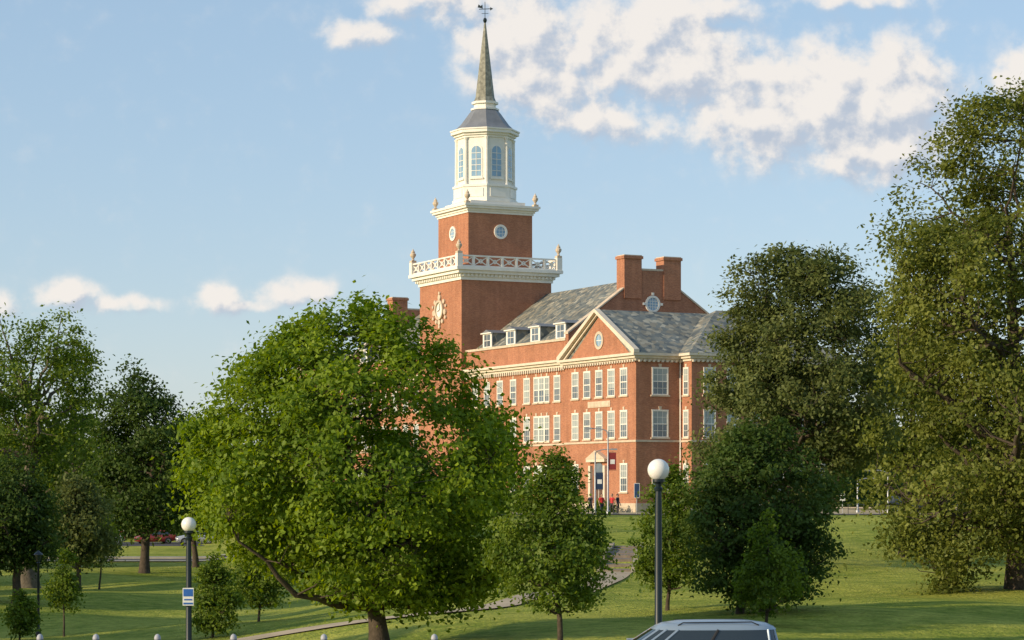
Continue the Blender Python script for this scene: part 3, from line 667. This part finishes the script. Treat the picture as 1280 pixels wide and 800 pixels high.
# bollards along the near pavement
for px in (-25,50,120,197,292,405,543):
    D=56.5; x=(px-640)/F*D; z=tz(x,D); h=EYE+(HZ-793)*D/F-z
    b=MB(); b.lathe(0,0,[(.08,0),(.08,.1),(.055,.14),(.055,h-.22),(.08,h-.2),(.08,h-.12)],12,'iron'); b.lathe(0,0,[(.078,h-.12),(.082,h-.08),(.06,h-.02),(.02,h+.01)],12,'capm'); b.obj('bollard',None,(x,D,z),smooth=True)
b=MB(); b.box(27,46,218.4,218.8,2.3,3.1,'concrete'); b.box(26.9,46.1,218.35,218.85,3.1,3.2,'stone'); b.obj('retaining_wall')
b=MB()
for i in range(14): b.tube([(28+i*1.3,201.4,tz(28+i*1.3,201.4)),(28+i*1.3,201.4,tz(28+i*1.3,201.4)+1)],.03,6,'black')
b.tube([(28,201.4,3.5),(45,201.4,3.5)],.025,6,'black'); b.tube([(28,201.4,3.1),(45,201.4,3.1)],.02,6,'black'); b.obj('railing')

# ------------------------------------------------------------ cars
def car(loc,rot,col,sz=1.06):
    pm=paint('car_paint',col); e=empty('parked_car',loc,rot)
    S=[(-2.3,.60,.38,.58,.62),(-2.24,.76,.28,.68,.74),(-2.0,.84,.22,.76,.83),(-1.5,.88,.2,.86,.93),(-1.05,.9,.2,.93,1.0),(0,.91,.2,.96,1.0),(1.2,.9,.22,.98,1.02),(1.9,.87,.27,.99,1.04),(2.18,.8,.34,.93,1.0),(2.27,.72,.4,.75,.8)]
    vs=[];fs=[]
    for x,w_,zl,zb,zt in S:
        half=[(.0,zl),(w_*.9,zl),(w_*.99,zl+.12),(w_,(zl+zb)*.5),(w_*.985,zb-.06),(w_*.93,zb),(w_*.6,zt),(.0,zt+.015)]
        ring=half+[(-a,z) for a,z in half[-2:0:-1]]
        vs+=[(x,a,z*sz) for a,z in ring]
    n=14
    for i in range(len(S)-1):
        for j in range(n): fs.append((i*n+j,i*n+(j+1)%n,(i+1)*n+(j+1)%n,(i+1)*n+j))
    fs.append(tuple(range(n))); fs.append(tuple(range(len(S)*n-1,(len(S)-1)*n-1,-1)))
    b=MB(); b.add(vs,fs,pm); b.obj('body',e,smooth=50)
    def ring(z,cx,hx,hy,n=40,p=3.6):
        o=[]
        for i in range(n):
            t=2*math.pi*i/n; c,s=math.cos(t),math.sin(t)
            o.append((cx+hx*math.copysign(abs(c)**(2/p),c),hy*math.copysign(abs(s)**(2/p),s),z*sz))
        return o
    G=[ring(.96,.42,1.70,.82),ring(1.15,.55,1.46,.77),ring(1.36,.70,1.25,.69)]
    R_=[ring(1.355,.70,1.265,.70),ring(1.41,.71,1.2,.67),ring(1.465,.72,1.06,.58),ring(1.505,.72,.76,.42),ring(1.52,.72,.3,.15)]
    def skin(rs,k,name,cap):
        n=40; vs=[v for q in rs for v in q]; fs=[(i*n+j,i*n+(j+1)%n,(i+1)*n+(j+1)%n,(i+1)*n+j) for i in range(len(rs)-1) for j in range(n)]
        if cap: fs.append(tuple(range((len(rs)-1)*n,len(rs)*n)))
        b=MB(); b.add(vs,fs,k); b.obj(name,e,smooth=60)
    skin(G,'cglass','windows',False); skin(R_,pm,'roof',True)
    b=MB()
    for j in (3,5,10,13,15,17,23,25,27,30,35,37):
        b.tube([G[0][j],G[1][j],G[2][j]],.03,6,pm if j not in (10,30) else 'plast')
    b.obj('pillars',e,smooth=True)
    b=MB()
    for s in (-1,1):
        b.tube([(-.1,s*.56,1.44*sz),(0,s*.56,1.49*sz),(1.4,s*.56,1.50*sz),(1.55,s*.56,1.44*sz)],.014,6,'plast')
        b.box(-.95,-.75,s*1.0-.1,s*1.0+.1,.98*sz,1.12*sz,pm); b.tube([(-.85,s*.85,1.0*sz),(-.85,s*.95,1.03*sz)],.03,6,'plast')
        for hx in (-.1,.85): b.box(hx,hx+.2,min(s*.9,s*.94),max(s*.9,s*.94),.82*sz,.86*sz,pm)
        for sx in (-.95,.05,1.05): b.box(sx,sx+.01,min(s*.895,s*.918),max(s*.895,s*.918),.35,.9*sz,'plast')
        b.box(-2.27,-2.05,min(s*.5,s*.80),max(s*.5,s*.80),.62*sz,.74*sz,'chrome'); b.box(2.12,2.27,min(s*.55,s*.82),max(s*.55,s*.82),.75*sz,.98*sz,redm)
    b.box(-2.33,-2.2,-.5,.5,.4,.58,'plast'); b.box(2.2,2.32,-.7,.7,.38,.5,'plast')
    b.obj('fittings',e)
    b=MB()
    for x in (-1.4,1.38):
        for s in (-1,1):
            fr=((x,s*.74,.33),(1,0,0),(0,s,0)); b.ringp(fr,0,0,.0,.40,0,.175,'plast',28)
            b.ringp(fr,0,0,.21,.33,.0,.20,'rubber',28); b.ringp(fr,0,0,.01,.21,0,.186,'plast',24)
            b.ringp(fr,0,0,.185,.215,.15,.205,'chrome',24); b.ringp(fr,0,0,.01,.06,.15,.205,'chrome',12)
            for i in range(5):
                a=2*math.pi*i/5; c,q=math.cos(a),math.sin(a)
                b.fp(fr,[(c*.04-q*.03,q*.04+c*.03),(c*.04+q*.03,q*.04-c*.03),(c*.195+q*.025,q*.195-c*.025),(c*.195-q*.025,q*.195+c*.025)],.15,.2,'chrome')
    b.obj('wheels',e)
    return e
cx_=(884-640)/F*49-.55
car((cx_,49.3,tz(cx_,49.3)+.02),rad(4),(.30,.37,.44),1.09)
pz=-1.33
car((-41.5,281,pz),rad(20),(.35,.05,.04)); car((-46.5,276,pz),rad(10),(.5,.5,.52)); car((-36.5,279,pz),rad(14),(.45,.46,.48))
car((34.5,208,tz(34.5,208)+.02),rad(178),(.03,.035,.04)); 
b=MB(); b.box(-62,-33,268,290,-1.7,pz,'asphalt'); b.obj('car_park')

# ------------------------------------------------------------ people
def person(px,D,shirt,pants,rot=0,stride=.12,name='person'):
    x=(px-640)/F*D; z=tz(x,D)+.02
    z=max(z,tz(x,D)+.13) if 201.5<D<205 or 213.5<D<217.5 else z
    e=empty(name,(x,D,z),rot)
    J={'pel':((0,0,.95),.15),'wai':((0,0,1.1),.135),'che':((0,0,1.3),.165),'nek':((0,0,1.47),.065),'hd':((0,-.01,1.56),.06)}
    E=[('pel','wai'),('wai','che'),('che','nek'),('nek','hd')]
    for s,q in ((-1,'l'),(1,'r')):
        f=stride*s
        J['hip'+q]=((s*.1,0,.88),.105); J['kn'+q]=((s*.11,f*.5-.02,.5),.068); J['an'+q]=((s*.11,f,.1),.045); J['to'+q]=((s*.12,f-.17,.04),.035)
        J['sh'+q]=((s*.18,0,1.42),.07); J['el'+q]=((s*.25,.02,1.12),.048); J['wr'+q]=((s*.25,-.1-.03*s,.89),.03); J['pa'+q]=((s*.25,-.13-.03*s,.82),.035)
        E+= [('pel','hip'+q),('hip'+q,'kn'+q),('kn'+q,'an'+q),('an'+q,'to'+q),('che','sh'+q),('sh'+q,'el'+q),('el'+q,'wr'+q),('wr'+q,'pa'+q)]
        wx,wy,wz=J['pa'+q][0]
        for i in range(4):
            J['f%d'%i+q]=((wx+s*.0,wy-.03+.02*i,wz-.06),.009); J['g%d'%i+q]=((wx-s*.012,wy-.035+.02*i,wz-.1+.006*abs(i-1.4)),.008)
            E+=[('pa'+q,'f%d'%i+q),('f%d'%i+q,'g%d'%i+q)]
        J['t'+q]=((wx-s*.02,wy-.05,wz-.03),.01); E.append(('pa'+q,'t'+q))
    ks=list(J); me=bpy.data.meshes.new('figure'); me.from_pydata([J[k][0] for k in ks],[(ks.index(a),ks.index(c)) for a,c in E],[])
    o=bpy.data.objects.new('body',me); sc.collection.objects.link(o); 
    o.modifiers.new('s','SKIN')
    if len(me.skin_vertices)==0:
        bm=bmesh.new(); bm.from_mesh(me); bm.verts.layers.skin.verify(); bm.to_mesh(me); bm.free()
    for i,k in enumerate(ks): me.skin_vertices[0].data[i].radius=(J[k][1],J[k][1]*(.75 if k in('pel','wai','che') else 1))
    me.skin_vertices[0].data[0].use_root=True
    sb=o.modifiers.new('b','SUBSURF'); sb.levels=2; sb.render_levels=2
    dg=bpy.context.evaluated_depsgraph_get(); me2=bpy.data.meshes.new_from_object(o.evaluated_get(dg)); o.modifiers.clear(); o.data=me2
    me2.materials.clear()
    sk=mat('skin',(.45,.26,.18),.6,.05); sm_=mat('shirt',shirt,.85,.1,8); pm_=mat('trousers',pants,.85,.1,8); sh=mat('shoes',(.03,.03,.03),.6)
    for q in (sk,sm_,pm_,sh): me2.materials.append(q)
    for p in me2.polygons:
        c=p.center; p.use_smooth=True
        arm=abs(c.x)>.19 and c.z>.7
        if c.z<.08: k=3
        elif c.z>1.46: k=0
        elif arm and c.z<1.2: k=0
        elif c.z<.98 : k=2 if not (arm) else 0
        else: k=1
        p.material_index=k
    o.parent=e
    b=MB(); b.sphere((0,-.02,1.65),.1,sk,16,1.2)
    b.tube([(0,-.115,1.67),(0,-.14,1.64),(0,-.115,1.63)],[.01,.018,.012],6,sk)
    hair=mat('hair',(.04,.025,.015),.8)
    b.sphere((0,.008,1.68),.107,hair,16,1.05)
    for s in (-1,1): b.sphere((s*.035,-.108,1.665),.013,'plast',8); b.sphere((s*.1,-.01,1.65),.022,sk,8,1.4)
    b.box(-.025,.025,-.118,-.108,1.595,1.603,redm); b.obj('head',e,smooth=True)
    return e
person(752,205.8,(.6,.04,.04),(.03,.035,.06),.5,.15); person(765,206,(.55,.05,.05),(.05,.05,.05),-.6,.1)
person(738,207,(.03,.035,.05),(.03,.03,.04),2.4,.14); person(772,207.5,(.04,.04,.05),(.06,.055,.05),1.0,.05)

# ------------------------------------------------------------ sky
W=bpy.data.worlds.new('World'); sc.world=W; W.use_nodes=True; nt=W.node_tree; nt.nodes.clear(); N=nt.nodes; L=nt.links
AZ=28; EL=18
sund=Vector((-math.cos(rad(AZ))*math.cos(rad(EL)),-math.sin(rad(AZ))*math.cos(rad(EL)),math.sin(rad(EL))))
sky=N.new('ShaderNodeTexSky'); sky.sky_type='NISHITA'; sky.sun_disc=False; sky.sun_elevation=rad(EL); sky.sun_rotation=math.atan2(sund.x,sund.y)%(2*math.pi)
sky.air_density=1.0; sky.dust_density=.4; sky.ozone_density=1.6
STR=.15
sk1=N.new('ShaderNodeVectorMath'); sk1.operation='MULTIPLY_ADD'; L.new(sky.outputs[0],sk1.inputs[0]); sk1.inputs[1].default_value=(.56,.50,.52); sk1.inputs[2].default_value=(.20/STR,.30/STR,.39/STR)
skc=sk1.outputs[0]
grp=bpy.data.node_groups.new('cloud_density','ShaderNodeTree')
grp.interface.new_socket('P',in_out='INPUT',socket_type='NodeSocketVector'); grp.interface.new_socket('D',in_out='OUTPUT',socket_type='NodeSocketFloat')
gN=grp.nodes; gL=grp.links; gi=gN.new('NodeGroupInput'); go=gN.new('NodeGroupOutput')
def gm(op,a,b=None,c=None):
    n=gN.new('ShaderNodeMath'); n.operation=op
    for i,v in enumerate((a,b,c)):
        if v is None: continue
        if isinstance(v,(int,float)): n.inputs[i].default_value=v
        else: gL.new(v,n.inputs[i])
    return n.outputs[0]
wn=gN.new('ShaderNodeTexNoise'); wn.inputs['Scale'].default_value=1.3; wn.inputs['Detail'].default_value=4; gL.new(gi.outputs[0],wn.inputs['Vector'])
ws=gN.new('ShaderNodeVectorMath'); ws.operation='MULTIPLY_ADD'; gL.new(wn.outputs['Color'],ws.inputs[0]); ws.inputs[1].default_value=(.6,.4,0); ws.inputs[2].default_value=(-.3,-.2,0)
wa=gN.new('ShaderNodeVectorMath'); gL.new(gi.outputs[0],wa.inputs[0]); gL.new(ws.outputs[0],wa.inputs[1])
CL=[(450,38,45,22,.9),(500,8,60,22,.75),(560,2,70,28,.85),(655,45,78,62,1.1),(675,105,62,44,1.05),(745,150,68,30,.9),(800,40,80,52,1.2),(850,75,92,55,1.15),(930,95,80,35,.85),(880,12,90,22,.8),(740,70,60,50,.95),
    (955,150,88,50,1.15),(1050,125,98,64,1.3),(1115,125,80,64,1.25),(1090,190,85,36,1.05),(1080,2,90,12,.75),(1278,95,28,40,1.2),(830,145,80,28,.7),
    (85,370,42,20,.95),(150,379,50,12,.85),(272,370,34,18,.95),(370,369,42,20,1.0),(325,380,60,9,.65),(5,379,40,14,.8),(1180,40,60,18,.4),(600,95,50,20,.55)]
acc=None
for x,y,rx,ry,wt in CL:
    s=gN.new('ShaderNodeVectorMath'); s.operation='SUBTRACT'; gL.new(wa.outputs[0],s.inputs[0]); s.inputs[1].default_value=((x-640)/100,(HZ-y)/100,0)
    k=gN.new('ShaderNodeVectorMath'); k.operation='MULTIPLY'; gL.new(s.outputs[0],k.inputs[0]); k.inputs[1].default_value=(100/rx,100/ry,0)
    d=gN.new('ShaderNodeVectorMath'); d.operation='DOT_PRODUCT'; gL.new(k.outputs[0],d.inputs[0]); gL.new(k.outputs[0],d.inputs[1])
    ev=gm('POWER',2.718,gm('MULTIPLY',d.outputs['Value'],-.7)); ev=gm('MULTIPLY',ev,wt)
    acc=ev if acc is None else gm('SMOOTH_MAX',acc,ev,.25)
fn=gN.new('ShaderNodeTexNoise'); fn.inputs['Scale'].default_value=2.4; fn.inputs['Detail'].default_value=10; fn.inputs['Roughness'].default_value=.56; gL.new(gi.outputs[0],fn.inputs['Vector'])
fx=gm('MULTIPLY_ADD',fn.outputs['Fac'],1.7,-.85)
gate=gm('MINIMUM',gm('MULTIPLY',acc,2.2),1.0)
tot=gm('ADD',acc,gm('MULTIPLY',fx,gate)); gL.new(tot,go.inputs[0])
tc=N.new('ShaderNodeTexCoord'); sp=N.new('ShaderNodeSeparateXYZ'); L.new(tc.outputs['Generated'],sp.inputs[0])
def wm(op,a,b=None,c=None):
    n=N.new('ShaderNodeMath'); n.operation=op
    for i,v in enumerate((a,b,c)):
        if v is None: continue
        if isinstance(v,(int,float)): n.inputs[i].default_value=v
        else: L.new(v,n.inputs[i])
    return n.outputs[0]
yy=wm('MAXIMUM',sp.outputs[1],.05)
cbn=N.new('ShaderNodeCombineXYZ'); L.new(wm('MULTIPLY',wm('DIVIDE',sp.outputs[0],yy),F/100),cbn.inputs[0]); L.new(wm('MULTIPLY',wm('DIVIDE',sp.outputs[2],yy),F/100),cbn.inputs[1])
g1=N.new('ShaderNodeGroup'); g1.node_tree=grp; L.new(cbn.outputs[0],g1.inputs[0])
of=N.new('ShaderNodeVectorMath'); L.new(cbn.outputs[0],of.inputs[0]); of.inputs[1].default_value=(-.14,.18,0)
g2=N.new('ShaderNodeGroup'); g2.node_tree=grp; L.new(of.outputs[0],g2.inputs[0])
def mr(v,a,b,c=0,d=1):
    n=N.new('ShaderNodeMapRange'); n.interpolation_type='SMOOTHSTEP'; L.new(v,n.inputs[0]); n.inputs[1].default_value=a; n.inputs[2].default_value=b; n.inputs[3].default_value=c; n.inputs[4].default_value=d; return n.outputs[0]
alpha=wm('MULTIPLY',mr(g1.outputs[0],.16,.85),.93)
lit=mr(wm('SUBTRACT',g1.outputs[0],g2.outputs[0]),-.40,.22)
cc=N.new('ShaderNodeMix'); cc.data_type='RGBA'; L.new(lit,cc.inputs[0]); cc.inputs[6].default_value=(.50/STR,.56/STR,.66/STR,1); cc.inputs[7].default_value=(.93/STR,.87/STR,.81/STR,1)
mx=N.new('ShaderNodeMix'); mx.data_type='RGBA'; L.new(alpha,mx.inputs[0]); L.new(skc,mx.inputs[6]); L.new(cc.outputs[2],mx.inputs[7])
bg=N.new('ShaderNodeBackground'); bg.inputs['Strength'].default_value=STR; L.new(mx.outputs[2],bg.inputs[0])
bg0=N.new('ShaderNodeBackground'); bg0.inputs['Strength'].default_value=STR; L.new(skc,bg0.inputs[0])
msk=wm('MULTIPLY',wm('GREATER_THAN',sp.outputs[1],.90),wm('GREATER_THAN',sp.outputs[2],.0))
mixs=N.new('ShaderNodeMixShader'); L.new(msk,mixs.inputs[0]); L.new(bg0.outputs[0],mixs.inputs[1]); L.new(bg.outputs[0],mixs.inputs[2])
ow=N.new('ShaderNodeOutputWorld'); L.new(mixs.outputs[0],ow.inputs[0])
ld=bpy.data.lights.new('sun','SUN'); ld.energy=5; ld.angle=rad(.5); ld.color=(1,.81,.55)
lo=bpy.data.objects.new('sun',ld); sc.collection.objects.link(lo); lo.rotation_euler=(-sund).to_track_quat('-Z','Y').to_euler(); lo.location=(-60,-30,60)

# ------------------------------------------------------------ camera
cd=bpy.data.cameras.new('camera'); cd.lens=85; cd.sensor_width=36; cd.shift_y=220/1280; cd.clip_end=8000; cd.clip_start=.5
co=bpy.data.objects.new('camera',cd); sc.collection.objects.link(co); co.location=(0,0,EYE); co.rotation_euler=(rad(90),0,0); sc.camera=co
sc.view_settings.view_transform='Standard'; sc.view_settings.look='None'; sc.view_settings.exposure=0
